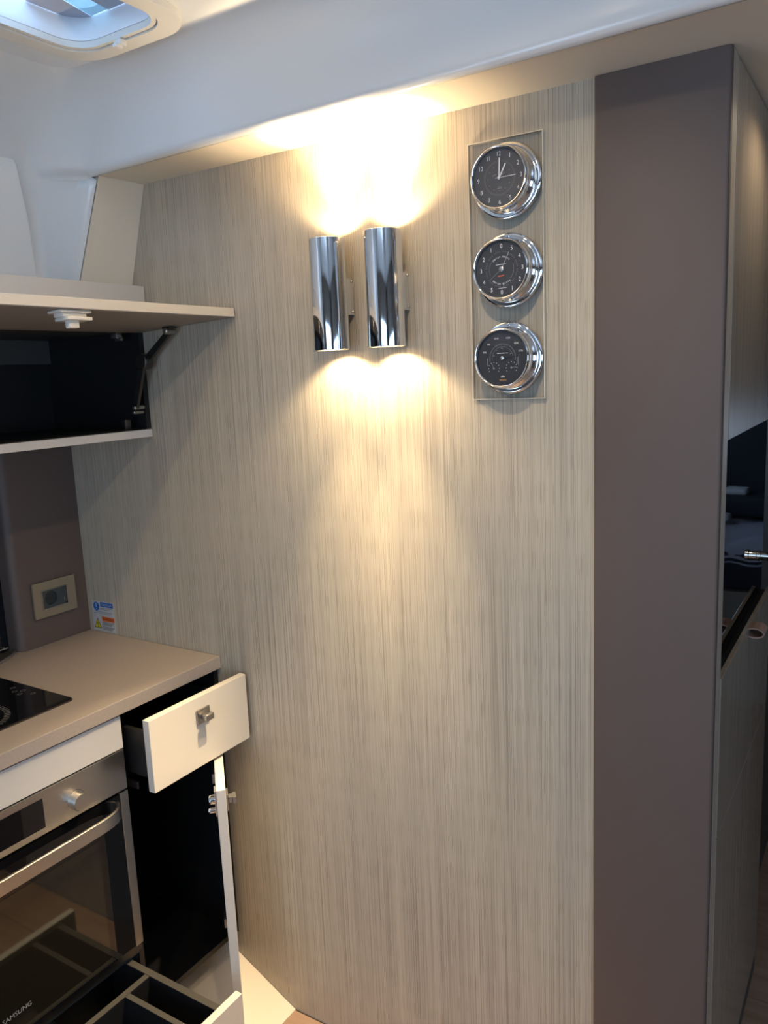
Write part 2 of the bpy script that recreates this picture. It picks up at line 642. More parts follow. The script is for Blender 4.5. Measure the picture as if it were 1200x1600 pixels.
# ceiling with the hatch cut out
bm = bmesh.new()
hx0, hx1, hy0, hy1 = -1.313, -1.057, -0.66, -0.280
cx0, cx1, cy0, cy1 = -1.42, XR, YB, 0.03
for x0, x1, y0, y1 in ((cx0, hx0, cy0, cy1), (hx1, cx1, cy0, cy1), (hx0, hx1, cy0, hy0), (hx0, hx1, hy1, cy1)):
    box(bm, x0, x1, y0, y1, ZC, ZC + 0.03)
struct(obj('ceiling', bm, M_LINER))
struct(obj('ceiling_roof', BX(-1.96, -1.40, YB, 0.03, 2.24, 2.26), M_LINER))

# saloon shell behind and beside the camera, with its windows
bm = bmesh.new()
box(bm, -1.90, -0.8, YB - 0.06, YB, 0, 2.2)
box(bm, 1.4, XR + 0.06, YB - 0.06, YB, 0, 2.2)
box(bm, -0.8, 1.4, YB - 0.06, YB, 0, 0.6)
box(bm, -0.8, 1.4, YB - 0.06, YB, 1.9, 2.2)
struct(obj('wall_back', bm, M_SALOON))
bm = bmesh.new()
box(bm, -0.02, 0.02, YB - 0.05, YB - 0.01, 0.6, 1.9)
box(bm, 0.66, 0.70, YB - 0.05, YB - 0.01, 0.6, 1.9)
struct(obj('window_3', bm, M_DARKMETAL))
bm = bmesh.new()
box(bm, XR, XR + 0.06, YB, -3.0, 0, 2.2)
box(bm, XR, XR + 0.06, -0.8, 0.06, 0, 2.2)
box(bm, XR, XR + 0.06, -3.0, -0.8, 0, 1.1)
box(bm, XR, XR + 0.06, -3.0, -0.8, 1.8, 2.2)
struct(obj('wall_right', bm, M_SALOON))
bm = bmesh.new()
box(bm, XR + 0.01, XR + 0.05, -1.94, -1.88, 1.1, 1.8)
struct(obj('window_4', bm, M_DARKMETAL))
struct(obj('wall_front_bulkhead', BX(0.55, XR, 0.0, 0.04, 0, ZS), M_BEIGEVEN))
bm = bmesh.new()
box(bm, 0.55, 0.59, 0.04, 2.2, 0, ZS)
box(bm, 0.55, 0.59, 3.3, YF, 0, ZS)
box(bm, 0.55, 0.59, 2.2, 3.3, 0, 1.12)
box(bm, 0.55, 0.59, 2.2, 3.3, 1.32, ZS)  # gap left here is added to let daylight onto the berth
struct(obj('wall_passage_right', bm, M_SALOON))
struct(obj('added_berth_window', BX(0.56, 0.58, 2.73, 2.77, 1.12, 1.32), M_DARKMETAL))  # mullion of the opening added to light the berth
struct(obj('wall_passage_left', BX(-0.60, -0.27, 0.705, YF, 0, ZS), M_GREYWOOD))
struct(obj('wall_passage_end', BX(-0.60, 0.59, YF, YF + 0.05, 0, ZS), M_NAVY))

# window blind panel on the left liner
bm = bmesh.new()


def liner_pt(y, z, out):
    return (lerp_tab(CREASE, z)[0] + out, y, z)


Q = [(-0.178, 1.795), (-0.203, 1.93), (-0.247, 2.030), (-0.256, 2.040), (-1.15, 2.040), (-1.15, 1.93), (-1.15, 1.795)]
prism(bm, Q, lambda a, b, d: liner_pt(a, b, d), -0.004, 0.0035)
es = [e for e in bm.edges]
bmesh.ops.bevel(bm, geom=es, offset=0.0018, segments=2, affect='EDGES')
struct(obj('window_1', bm, M_BLINDWHITE, smooth=True))

# ================================================================ ROOF HATCH
h = thing('roof_hatch', 'white framed roof hatch with half drawn blind and pale blue glow', 'hatch', (-1.185, -0.45, 2.169))
fxy = lambda a, b, d: (a, b, d)
HX0, HX1, HY0, HY1 = -1.338, -1.035, -0.690, -0.243


def hrect(m, r):
    return rrect(HX0 + m, HX1 - m, HY0 + m, HY1 - m, r, 10)


bm = bmesh.new()
ring_prism(bm, hrect(0.0, 0.078), hrect(0.033, 0.058), fxy, 2.1685, 2.1795)
es = [e for e in bm.edges if len(e.link_faces) == 2 and abs(e.verts[0].co.z - 2.1685) < 1e-4 and abs(e.verts[1].co.z - 2.1685) < 1e-4 and e.calc_face_angle(0) > 1.2]
bmesh.ops.bevel(bm, geom=es, offset=0.004, segments=3, affect='EDGES')
obj('frame', bm, M_CREAMPLASTIC, h, smooth=True)
bm = bmesh.new()
ring_prism(bm, hrect(0.0345, 0.057), hrect(0.043, 0.050), fxy, 2.1720, 2.1830)
obj('inner_ring', bm, M_CREAMPLASTIC, h, smooth=True)
bm = bmesh.new()
L0 = [[bm.verts.new((a, b, z)) for a, b in hrect(m, r)] for m, r, z in ((0.036, 0.055, 2.183), (0.043, 0.050, 2.184), (0.044, 0.048, 2.194), (0.034, 0.050, 2.222), (0.030, 0.050, 2.246), (0.024, 0.05, 2.246), (0.024, 0.05, 2.183))]
n = len(L0[0])
for k in range(len(L0)):
    R1, R2 = L0[k], L0[(k + 1) % len(L0)]
    for i in range(n):
        j = (i + 1) % n
        bm.faces.new((R1[i], R1[j], R2[j], R2[i]))
obj('trunk', bm, M_TRUNK, h, smooth=True)
bm = bmesh.new()
prism(bm, hrect(-0.01, 0.05), fxy, 2.2465, 2.252)
obj('lid_pane', bm, M_TINT, h)
yb = -0.385
bm = bmesh.new()
prism(bm, [(HX0 + 0.034, yb), (HX0 + 0.034, HY1 - 0.06), (HX0 + 0.045, HY1 - 0.045), (-1.268, HY1 - 0.034), (-1.245, yb)], fxy, 2.2280, 2.2290)
obj('blind', bm, M_BLIND, h)
bm = bmesh.new()
prism(bm, [(-1.205, yb), (-1.222, HY1 - 0.034), (HX1 - 0.055, HY1 - 0.034), (HX1 - 0.034, HY1 - 0.055), (HX1 - 0.034, yb)], fxy, 2.2280, 2.2290)
obj('blind', bm, M_BLIND, h)
bm = bmesh.new()
prism(bm, [(-1.245, yb), (-1.268, HY1 - 0.034), (-1.222, HY1 - 0.034), (-1.205, yb)], fxy, 2.2295, 2.2297)
obj('insect_screen', bm, M_SCREEN, h)
bm = bmesh.new()
box(bm, -1.199, -1.181, HY1 - 0.050, HY1 - 0.034, 2.158, 2.1685, bev=0.002)
box(bm, -1.196, -1.185, HY1 - 0.056, HY1 - 0.040, 2.153, 2.160, bev=0.002)
obj('catch', bm, M_CREAMPLASTIC, h, smooth=True)

# ================================================================ CEILING DOWNLIGHTS
def downlight(x, y, label, ZC=ZC, watts=None):
    t = thing('ceiling_downlight', label, 'downlight', (x, y, ZC), 'ceiling downlights')
    fn = lambda a, b, d: (x + a, y + b, d)
    bm = bmesh.new()
    lathe(bm, [(0.024, ZC - 0.0005), (0.038, ZC - 0.0005), (0.037, ZC - 0.004), (0.026, ZC - 0.007), (0.024, ZC - 0.005)], fn, 40)
    obj('trim_ring', bm, M_CHROME, t, smooth=True)
    bm = bmesh.new()
    lathe(bm, [(0.0, ZC - 0.003), (0.024, ZC - 0.003)], fn, 32)
    obj('diffuser', bm, M_LED, t)
    d = bpy.data.lights.new('downlight_beam', 'SPOT')
    d.energy = watts or DOWN_W
    d.color = DOWN_COL
    d.shadow_soft_size = 0.022
    d.spot_size = math.radians(160)
    d.spot_blend = 0.6
    lo = bpy.data.objects.new('downlight_beam', d)
    lo.location = (0, 0, -0.012)
    COL.objects.link(lo)
    lo.parent = t


M_LED = emit_mat('led_diffuser', DOWN_COL, 6.0)
downlight(-0.50, -0.66, 'added unseen fill downlight nearer the galley counter')  # out of view, added as warm fill on plinth and drawers
downlight(-0.09, 0.24, 'round chrome downlight in the low ceiling of the passage', ZS, 3.0)
downlight(-0.90, -1.20, 'added unseen fill downlight farther from the galley counter')  # out of view, added to warm the left wall and counter

# ================================================================ WALL LAMPS
def wall_lamp(x, label):
    y0, z0, z1, R = -0.0535, 1.617, 1.8255, 0.0350
    t = thing('wall_lamp', label, 'wall lamp', (x, 0.0, 1.72), 'chrome cylinder wall lamps')
    fn = lambda a, b, d: (x + a, y0 + b, d)
    bm = bmesh.new()
    ri = 0.0325
    lathe(bm, [(ri, z0 + 0.045), (ri, z0 + 0.0008), (ri + 0.0008, z0), (R - 0.0008, z0), (R, z0 + 0.0008), (R, z1 - 0.0008),
               (R - 0.0008, z1), (ri + 0.0008, z1), (ri, z1 - 0.0008), (ri, z1 - 0.045)], fn, 96)
    obj('cylinder_shade', bm, M_CHROME, t, smooth=True, angle=50)
    for ze, s in ((z0, 1), (z1, -1)):
        bm = bmesh.new()
        lathe(bm, [(0.0, ze + 0.046 * s), (0.0318, ze + 0.046 * s), (0.0318, ze + 0.003 * s), (0.0324, ze + 0.003 * s)], fn, 48)
        obj('reflector', bm, M_INNERTUBE, t, smooth=True)
    bm = bmesh.new()
    box(bm, x - 0.022, x + 0.022, y0 + 0.026, -0.0005, 1.684, 1.754, bev=0.0012)
    br = obj('bracket', bm, M_CHROME, t, smooth=True)
    for zz in (1.690, 1.748):
        bm = bmesh.new()
        lathe(bm, [(0.0, 0.0022), (0.0016, 0.002), (0.0024, 0.0)], lambda a, b, d, zz=zz: (x + 0.0222 + d, -0.0075 + a, zz + b), 16)
        obj('screw', bm, M_SATIN, br, smooth=True)
    for zc, s in ((z0 + 0.036, -1), (z1 - 0.036, 1)):
        bm = bmesh.new()
        lathe(bm, [(0.0, zc + s * 0.008), (0.009, zc + s * 0.006), (0.012, zc), (0.010, zc - s * 0.008), (0.006, zc - s * 0.0135)], fn, 24)
        obj('bulb', bm, M_BULB, t, smooth=True)
        d = bpy.data.lights.new('bulb_light', 'SPOT')
        d.energy = LAMP_UP if s > 0 else LAMP_DOWN
        d.color = LAMP_COL
        d.shadow_soft_size = 0.009
        d.spot_size = math.radians(150)
        d.spot_blend = 0.7
        lo = bpy.data.objects.new('bulb_light', d)
        lo.location = (0.0, y0, zc + s * 0.0105 - 1.72)
        lo.rotation_euler = (0, 0, 0) if s < 0 else (math.pi, 0, 0)
        COL.objects.link(lo)
        lo.parent = t
        d = bpy.data.lights.new('bulb_beam', 'SPOT')
        d.energy = 32.0 if s > 0 else 62.0
        d.color = LAMP_COL
        d.shadow_soft_size = 0.009
        d.spot_size = math.radians(64 if s > 0 else 66)
        d.spot_blend = 1.0 if s > 0 else 0.75
        l2 = bpy.data.objects.new('bulb_beam', d)
        l2.location = lo.location
        l2.rotation_euler = (math.pi, 0, 0) if s > 0 else (math.radians(-17), 0, 0)   # lower beam aimed off the wall so the wall does not blow out
        COL.objects.link(l2)
        l2.parent = t
    return t


M_BULB = emit_mat('bulb_glow', (1.0, 0.80, 0.5), 25.0)
wall_lamp(-0.9310, 'chrome cylinder wall lamp on the left, farther from the round gauges')
wall_lamp(-0.8045, 'chrome cylinder wall lamp on the right, nearer the round gauges')

# ================================================================ GAUGES ON A CLEAR PLATE
PX0, PX1, PZ0, PZ1 = -0.651, -0.513, 1.5135, 1.954
p = thing('gauge_mounting_plate', 'clear acrylic plate on the striped wall carrying three round chrome gauges', 'plate', (-0.582, 0, 1.5135))
obj('acrylic_sheet', BX(PX0 + 0.0013, PX1 - 0.0013, -0.0095, -0.0015, PZ0 + 0.0013, PZ1 - 0.0013), M_ACRYLIC, p)
bm = bmesh.new()
ring_prism(bm, [(PX0, PZ0), (PX1, PZ0), (PX1, PZ1), (PX0, PZ1)], [(PX0 + 0.0013, PZ0 + 0.0013), (PX1 - 0.0013, PZ0 + 0.0013), (PX1 - 0.0013, PZ1 - 0.0013), (PX0 + 0.0013, PZ1 - 0.0013)],
           lambda a, b, d: (a, -d, b), 0.0015, 0.0095)
obj('polished_edge', bm, M_ACREDGE, p)


def gauge(name, label, cx, cz, dial_mat):
    """chrome ship's gauge; returns the root, the dial part and its (u,v,height) mapping"""
    t = thing(name, label, 'clock' if 'clock' in name else 'barometer', (cx, -0.0095, cz), 'round chrome ship gauges')
    fn = lambda a, b, d: (cx + a, -0.0098 - d, cz + b)
    bm = bmesh.new()
    lathe(bm, [(0.040, 0.0), (0.0605, 0.0), (0.0625, 0.0012), (0.0628, 0.003), (0.0615, 0.0048), (0.0585, 0.0056), (0.0545, 0.0058),
               (0.0520, 0.0068), (0.0508, 0.0085), (0.040, 0.0085)], fn, 96)
    obj('flange', bm, M_CHROME, t, smooth=True, angle=50)
    bm = bmesh.new()
    lathe(bm, [(0.0500, 0.0086), (0.0525, 0.0088), (0.0535, 0.0100), (0.0535, 0.0118), (0.0515, 0.0135), (0.0490, 0.0150), (0.0480, 0.0175), (0.0480, 0.0285),
               (0.0430, 0.0285)], fn, 96)
    obj('case', bm, M_CHROME, t, smooth=True, angle=50)
    bm = bmesh.new()
    lathe(bm, [(0.0440, 0.0287), (0.0495, 0.0287), (0.0512, 0.0300), (0.0518, 0.0325), (0.0518, 0.0365), (0.0505, 0.0392), (0.0492, 0.0402), (0.0478, 0.0398), (0.0470, 0.0384), (0.0468, 0.0340)], fn, 96)
    obj('bezel', bm, M_CHROME, t, smooth=True, angle=50)
    for k in range(3):
        an = math.radians(90 + 120 * k)
        bm = bmesh.new()
        ux, uz = 0.0572 * math.cos(an), 0.0572 * math.sin(an)
        lathe(bm, [(0.0030, 0.0057), (0.0027, 0.0070), (0.0, 0.0076)], lambda a, b, d: fn(a + ux, b + uz, d), 14)
        obj('flange_screw', bm, M_CHROME, t, smooth=True)
    bm = bmesh.new()
    lathe(bm, [(0.0, 0.0325), (0.0470, 0.0325)], fn, 64)
    dial = obj('dial', bm, dial_mat, t)
    bm = bmesh.new()
    lathe(bm, [(0.0, 0.0385), (0.0471, 0.0380)], fn, 64)
    obj('lens', bm, M_CLEAR, t, smooth=True)
    return t, dial, fn


PD = 0.0327     # print height on the dials


def pol(deg, r):  # clockwise from 12
    a = math.radians(deg)
    return (r * math.sin(a), r * math.cos(a))


def arc_text(bm, fn, body, size, r, centre_deg, step, inward=False):
    n = len(body)
    for i, ch in enumerate(body):
        if ch == ' ':
            continue
        off = (i - (n - 1) / 2) * step
        deg = centre_deg + (-off if inward else off)
        u, v = pol(deg, r)
        rot = -math.radians(deg) + (math.pi if inward else 0)
        add_text(bm, ch, size, fn, u, v, rot, PD)


# --- quartz clock
t, dial, fn = gauge('ship_clock', 'chrome ship clock with numerals one to twelve, top gauge on the clear plate', -0.577, 1.882, M_DIALSHEEN)
bm = bmesh.new()
for i in range(1, 13):
    u, v = pol(30 * i, 0.0385)
    add_text(bm, str(i), 0.0100, fn, u, v, 0, PD, 0.85)
obj('numerals', bm, M_PRINT, dial)
bm = bmesh.new()
for i in range(60):
    bar2(bm, fn, pol(6 * i, 0.0255), pol(6 * i, 0.0285), 0.0004, PD)
for i in range(12):
    a, b = pol(30 * i + 15, 0.0185), pol(30 * i + 15, 0.0197)
    if i % 3 != 4:
        bar2(bm, fn, pol(30 * i, 0.0200), pol(30 * i, 0.0212), 0.0011, PD)
for s, w in ((-0.009, 0.007), (0.007, 0.006)):
    bar2(bm, fn, (s - w / 2, 0.0045), (s + w / 2, 0.0075 if s > 0 else 0.0065), 0.0008, PD)
bar2(bm, fn, (-0.003, -0.0145), (0.003, -0.0145), 0.0007, PD)
bar2(bm, fn, (-0.004, -0.0165), (0.004, -0.0165), 0.0007, PD)
obj('scale_marks', bm, M_DIMPRINT, dial)
bm = bmesh.new()
bar2(bm, fn, pol(28, -0.003), pol(28, 0.0245), 0.0022, 0.0331, 0.0336)
obj('hour_hand', bm, M_PRINT, t)
bm = bmesh.new()
bar2(bm, fn, pol(2, -0.003), pol(2, 0.0315), 0.0019, 0.0341, 0.0346)
obj('minute_hand', bm, M_PRINT, t)
bm = bmesh.new()
bar2(bm, fn, pol(89, -0.0065), pol(89, 0.030), 0.0007, 0.0350, 0.0353)
lathe(bm, [(0.0022, 0.0328), (0.0022, 0.0357), (0.0, 0.0360)], fn, 16)
obj('second_hand', bm, M_PRINT, t)

# --- tide clock
t, dial, fn = gauge('tide_clock', 'chrome tide clock marked zero to five, middle gauge on the clear plate', -0.576, 1.7345, M_DIAL2)
bm = bmesh.new()
for i, ch in enumerate('054321054321'):
    u, v = pol(30 * i, 0.0380)
    add_text(bm, ch, 0.0100, fn, u, v, 0, PD, 0.9)
obj('numerals', bm, M_PRINT, dial)
bm = bmesh.new()
arc_text(bm, fn, 'Mar\u00e9e Haute', 0.0050, 0.0205, 0, 8.6)
obj('lettering', bm, M_PRINT, dial)
bm = bmesh.new()
arc_text(bm, fn, 'Mar\u00e9e Basse', 0.0050, 0.0245, 180, 7.4, True)
obj('lettering', bm, M_PRINT, dial)
bm = bmesh.new()
bar2(bm, fn, (-0.006, -0.0312), (0.0085, -0.0312), 0.0006, PD)
obj('fine_print', bm, M_PRINT, dial)
bm = bmesh.new()
bar2(bm, fn, (-0.010, 0.0075), (0.008, 0.0082), 0.0008, PD)
obj('fine_print', bm, M_PRINT, dial)
bm = bmesh.new()
for i in range(60):
    if i % 5:
        bar2(bm, fn, pol(6 * i, 0.0275), pol(6 * i, 0.0300), 0.0005, PD)
for i in range(24):
    d0 = 245 + i * 3
    bar2(bm, fn, pol(d0, 0.0225), pol(d0 + 3, 0.0225), 0.0004, PD)
    bar2(bm, fn, pol(d0 - 180, 0.0225), pol(d0 - 177, 0.0225), 0.0004, PD)
obj('scale_marks', bm, M_DIMPRINT, dial)
bm = bmesh.new()
bar2(bm, fn, (-0.0065, -0.0115), (0.0045, -0.0105), 0.0016, PD)
obj('red_print_line', bm, M_REDPRINT, dial)
bm = bmesh.new()
bar2(bm, fn, pol(28, -0.004), pol(28, 0.0300), 0.0013, 0.0331, 0.0336)
bar2(bm, fn, pol(232, 0.0), pol(232, 0.0265), 0.0008, 0.0331, 0.0336)
lathe(bm, [(0.0042, 0.0328), (0.0042, 0.0345), (0.0025, 0.0352), (0.0, 0.0354)], fn, 20)
obj('tide_hand', bm, M_SATIN, t, smooth=True)

# --- barometer
t, dial, fn = gauge('barometer', 'chrome barometer with two small sub-dials, bottom gauge on the clear plate', -0.577, 1.5855, M_DIAL2)
bm = bmesh.new()
for deg, s in ((-72, '970'), (-47, '990'), (-18, '1010'), (18, '1030'), (47, '1050'), (72, '1070')):
    u, v = pol(deg, 0.0355)
    add_text(bm, s, 0.0042, fn, u, v, 0, PD)
bar2(bm, fn, (-0.010, 0.0085), (0.010, 0.0085), 0.0011, PD)
bar2(bm, fn, (-0.002, -0.0305), (0.002, -0.0305), 0.0009, PD)
bar2(bm, fn, (-0.004, -0.0322), (0.004, -0.0322), 0.0009, PD)
for cxs in (-0.0165, 0.0165):
    for k in range(9):
        dd = -120 + 30 * k
        u, v = pol(dd, 0.0102)
        bar2(bm, fn, (cxs + u - 0.0006, -0.0170 + v), (cxs + u + 0.0006, -0.0170 + v), 0.0011, PD)
obj('numerals', bm, M_PRINT, dial)
bm = bmesh.new()
for r in (0.0245, 0.0195):
    for i in range(50):
        d0 = -100 + i * 4
        bar2(bm, fn, pol(d0, r), pol(d0 + 4, r), 0.0004, PD)
for i in range(41):
    d0 = -100 + i * 5
    bar2(bm, fn, pol(d0, 0.0225), pol(d0, 0.0245), 0.0004, PD)
for dd in (-75, -40, -5, 30, 65):
    u, v = pol(dd, 0.0170)
    bar2(bm, fn, (u - 0.0012, v - 0.0006), (u + 0.0012, v + 0.0006), 0.0012, PD)
for sx in (-1, 1):
    bar2(bm, fn, (sx * 0.0285, -0.012), (sx * 0.0285, 0.001), 0.0012, PD)
obj('scale_marks', bm, M_DIMPRINT, dial)
bm = bmesh.new()
bar2(bm, fn, (-0.0065, -0.0375), (0.0065, -0.0375), 0.0022, PD)
obj('brass_coloured_print', bm, M_GOLD, dial)
bm = bmesh.new()
bar2(bm, fn, pol(30, -0.004), pol(30, 0.0300), 0.0007, 0.0331, 0.0335)
obj('pressure_hand', bm, M_DARKMETAL, t)
bm = bmesh.new()
bar2(bm, fn, pol(85, -0.004), pol(85, 0.0255), 0.0006, 0.0341, 0.0345)
lathe(bm, [(0.0034, 0.0328), (0.0034, 0.0350), (0.0022, 0.0362), (0.0, 0.0366)], fn, 20)
obj('set_hand', bm, M_CHROME, t, smooth=True)
for cxs, dd in ((-0.0165, -25), (0.0165, 85)):
    bm = bmesh.new()
    u, v = pol(dd, 0.0100)
    bar2(bm, fn, (cxs, -0.0170), (cxs + u, -0.0170 + v), 0.0009, 0.0331, 0.0334)
    lathe(bm, [(0.0018, 0.0328), (0.0018, 0.0338), (0.0, 0.0340)], lambda a, b, d: fn(a + cxs, b - 0.0170, d), 12)
    obj('sub_dial_hand', bm, M_SATIN, t)

# ================================================================ STICKERS ON THE FEATURE WALL
fw = lambda a, b, d: (a, -d, b)
sx0, sx1 = -1.8185, -1.7315
t = thing('caution_sticker', 'white sticker with blue caution heading, above the orange warning sticker', 'sticker', (-1.775, 0, 0.955))
obj('label_sheet', BX(sx0, sx1, -0.0004, -0.0001, 0.9565, 0.9955), M_STICK, t)
bm = bmesh.new()
quad2(bm, fw, [(-1.785, 0.9805), (-1.7335, 0.9805), (-1.7335, 0.9935), (-1.785, 0.9935)], 0.0006)
bm.faces.new([bm.verts.new(fw(-1.8015 + 0.0125 * math.cos(k * math.pi / 12), 0.9800 + 0.0125 * math.sin(k * math.pi / 12), 0.0006)) for k in range(24)])
obj('blue_print', bm, M_BLUE, t)
bm = bmesh.new()
add_text(bm, 'CAUTION', 0.0095, fw, -1.7592, 0.9870, 0, 0.0008)
bar2(bm, fw, (-1.8015, 0.978), (-1.8015, 0.9895), 0.0030, 0.0008)
bar2(bm, fw, (-1.8015, 0.9715), (-1.8015, 0.9745), 0.0030, 0.0008)
obj('white_lettering', bm, M_STICK, t)
bm = bmesh.new()
for i, zz in enumerate((0.977, 0.973, 0.966, 0.962)):
    bar2(bm, fw, (-1.785 if i < 2 else -1.815, zz), (-1.737 - 0.006 * (i % 2), zz), 0.0016, 0.0006)
obj('small_print', bm, M_DIMPRINT, t)
t = thing('warning_sticker', 'white sticker with orange warning heading and yellow triangle, just above counter', 'sticker', (-1.775, 0, 0.912))
obj('label_sheet', BX(sx0, sx1, -0.0004, -0.0001, 0.9125, 0.9555), M_STICK, t)
obj('orange_heading', BX(-1.783, -1.7330, -0.0006, -0.0004, 0.9405, 0.9535), M_ORANGE, t)
bm = bmesh.new()
add_text(bm, 'WARNING', 0.0085, fw, -1.7580, 0.9470, 0, 0.0008)
obj('heading_lettering', bm, M_INK, t)
bm = bmesh.new()
quad2(bm, fw, [(-1.8165, 0.9190), (-1.7865, 0.9190), (-1.8015, 0.9475)], 0.0006)
obj('triangle_border', bm, M_INK, t)
bm = bmesh.new()
quad2(bm, fw, [(-1.8138, 0.9208), (-1.7892, 0.9208), (-1.8015, 0.9442)], 0.0008)
obj('yellow_triangle', bm, M_YELLOW, t)
bm = bmesh.new()
bar2(bm, fw, (-1.8015, 0.9275), (-1.8015, 0.9370), 0.0022, 0.0010)
bar2(bm, fw, (-1.8015, 0.9225), (-1.8015, 0.9250), 0.0022, 0.0010)
for i, zz in enumerate((0.9370, 0.9335, 0.9300, 0.9245, 0.9210, 0.9175)):
    bar2(bm, fw, (-1.783, zz), (-1.735 - 0.005 * (i % 3), zz), 0.0013, 0.0010)
obj('small_print', bm, M_INK, t)

# ================================================================ POWER SOCKET ON THE SPLASHBACK
fs = lambda a, b, d: (-1.836 + d, a, b)
t = thing('power_socket', 'champagne framed power socket on the brown splashback above the counter', 'socket', (-1.836, -0.104, 0.985))
bm = bmesh.new()
ring_prism(bm, rrect(-0.166, -0.041, 0.984, 1.077, 0.002, 2), rrect(-0.143, -0.066, 1.002, 1.0555, 0.001, 2), fs, 0.0030, 0.0095)
obj('frame', bm, M_PLATE, t)
obj('back_box', BX(-1.8358, -1.8330, -0.160, -0.046, 0.989, 1.072), M_INK, t)
bm = bmesh.new()
ring_prism(bm, rrect(-0.1428, -0.0662, 1.0022, 1.0553, 0.001, 2), rrect(-0.1400, -0.0690, 1.0065, 1.0530, 0.001, 2), fs, 0.0032, 0.0105)
obj('chrome_surround', bm, M_SATIN, t)
bm = bmesh.new()
scx, scz = -0.1155, 1.0302
sq, cr = [], []
for k in range(48):
    an = 2 * math.pi * k / 48
    ca, sa = math.cos(an), math.sin(an)
    lim = min(((-0.0692 - scx) if ca > 0 else (scx + 0.1398)) / max(abs(ca), 1e-6), ((1.0528 - scz) if sa > 0 else (scz - 1.0067)) / max(abs(sa), 1e-6))
    sq.append((scx + ca * lim, scz + sa * lim))
    cr.append((scx + 0.0185 * ca, scz + 0.0185 * sa))
ring_prism(bm, sq, cr, fs, 0.0032, 0.0085)
md = obj('socket_module', bm, M_SOCKET, t)
bm = bmesh.new()
lathe(bm, [(0.0, 0.0036), (0.0185, 0.0036)], lambda a, b, d: fs(a + scx, b + scz, d), 28)
obj('socket_well', bm, M_WELL, md)
for dy in (-0.0095, 0.0, 0.0095):
    bm = bmesh.new()
    lathe(bm, [(0.0, 0.0040), (0.0023, 0.0040), (0.0023, 0.0034)], lambda a, b, d: fs(a + scx + dy, b + scz, d), 14)
    obj('pin_hole', bm, M_INK, md)
obj('rocker_clip', BX(-1.8274, -1.8262, -0.0790, -0.0770, 1.016, 1.024), M_SATIN, t)

# ================================================================ UPPER CABINET WITH LIFTED FLAP
YE = -1.25
t = thing('upper_cabinet', 'black lined galley wall cabinet with its cream flap door lifted open', 'cabinet', (-1.68, -0.6, 1.442))
bm = bmesh.new()
box(bm, -1.885, -1.517, YE, -0.0012, 1.442, 1.4605, bev=0.0012)
obj('bottom_shelf', bm, M_GREYLAM, t)
obj('shelf_lining', BX(-1.87, -1.5195, YE + 0.01, -0.016, 1.4607, 1.4625), M_BLACK, t)
obj('back_panel', BX(-1.885, -1.872, YE, -0.0012, 1.4607, 1.700), M_BLACK, t)
obj('side_panel', BX(-1.872, -1.5205, -0.0150, -0.0012, 1.4628, 1.690), M_BLACK, t)
obj('side_panel', BX(-1.872, -1.5205, YE, YE + 0.014, 1.4628, 1.690), M_BLACK, t)
obj('rear_rail', BX(-1.8718, -1.860, YE + 0.015, -0.0155, 1.630, 1.690), M_TOPGREY, t)
obj('top_panel', BX(-1.872, -1.530, YE, -0.0012, 1.6905, 1.702), M_TOPGREY, t)
bm = bmesh.new()
box(bm, -1.530, -1.502, YE, -0.0012, 1.704, 1.7945, bev=0.001)
obj('fascia_board', bm, M_GREYLAM, t)
obj('top_ledge', BX(-1.70, -1.530, YE, -0.0012, 1.775, 1.790), M_GREYLAM, t)
# flap, nearly horizontal
ang = math.atan2(0.0145, 0.303)
hx, hz = -1.528, 1.6895
uF = lambda s, y, d: (hx + s * math.cos(ang) - d * math.sin(ang), y, hz + s * math.sin(ang) + d * math.cos(ang))
bm = bmesh.new()
prism(bm, [(0.030, 0.0), (0.306, 0.0), (0.306, 0.0185), (0.030, 0.0185)], lambda a, b, d: uF(a, d, b), YE, -0.004)
bmesh.ops.bevel(bm, geom=list(bm.edges), offset=0.0008, segments=1, affect='EDGES')
flap = obj('flap_door', bm, M_WHITE, t)
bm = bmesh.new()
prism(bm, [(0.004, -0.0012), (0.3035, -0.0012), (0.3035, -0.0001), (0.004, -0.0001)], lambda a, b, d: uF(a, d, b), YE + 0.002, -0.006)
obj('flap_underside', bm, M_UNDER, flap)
# plastic catch under the flap
bm = bmesh.new()
cy = -0.405


def fbox(bm, s0, s1, y0, y1, d0, d1, bev=0.0015):
    n0 = len(bm.verts)
    vs = box(bm, s0, s1, y0, y1, d0, d1, bev=bev)
    bm.verts.ensure_lookup_table()
    for v in bm.verts[n0:]:
        v.co = Vector(uF(v.co.x, v.co.y, v.co.z))


for a in ((0.262, 0.298, cy - 0.033, cy + 0.033, -0.0060, -0.0014), (0.266, 0.292, cy - 0.024, cy + 0.026, -0.0130, -0.0058),
          (0.262, 0.300, cy - 0.020, cy + 0.032, -0.0190, -0.0128), (0.276, 0.290, cy - 0.010, cy + 0.010, -0.0320, -0.0185)):
    b2 = bmesh.new()
    fbox(b2, *a)
    me = bpy.data.meshes.new('tmp')
    b2.to_mesh(me)
    b2.free()
    bm.from_mesh(me)
    bpy.data.meshes.remove(me)
obj('push_catch', bm, M_CREAMPLASTIC, flap, smooth=True)
# lift stay
yS = -0.034
stay = []
A, J, Bp = (-1.399, 1.684), (-1.487, 1.620), (-1.525, 1.514)


def link(P, Q, w0, w1, y0, y1):
    bm = bmesh.new()
    a, b = Vector(P), Vector(Q)
    d = (b - a).normalized()
    n = Vector((-d.y, d.x))
    prism(bm, [tuple(a + n * w0), tuple(a - n * w0), tuple(b - n * w1), tuple(b + n * w1)], lambda u, v, dd: (u, dd, v), y0, y1)
    return bm


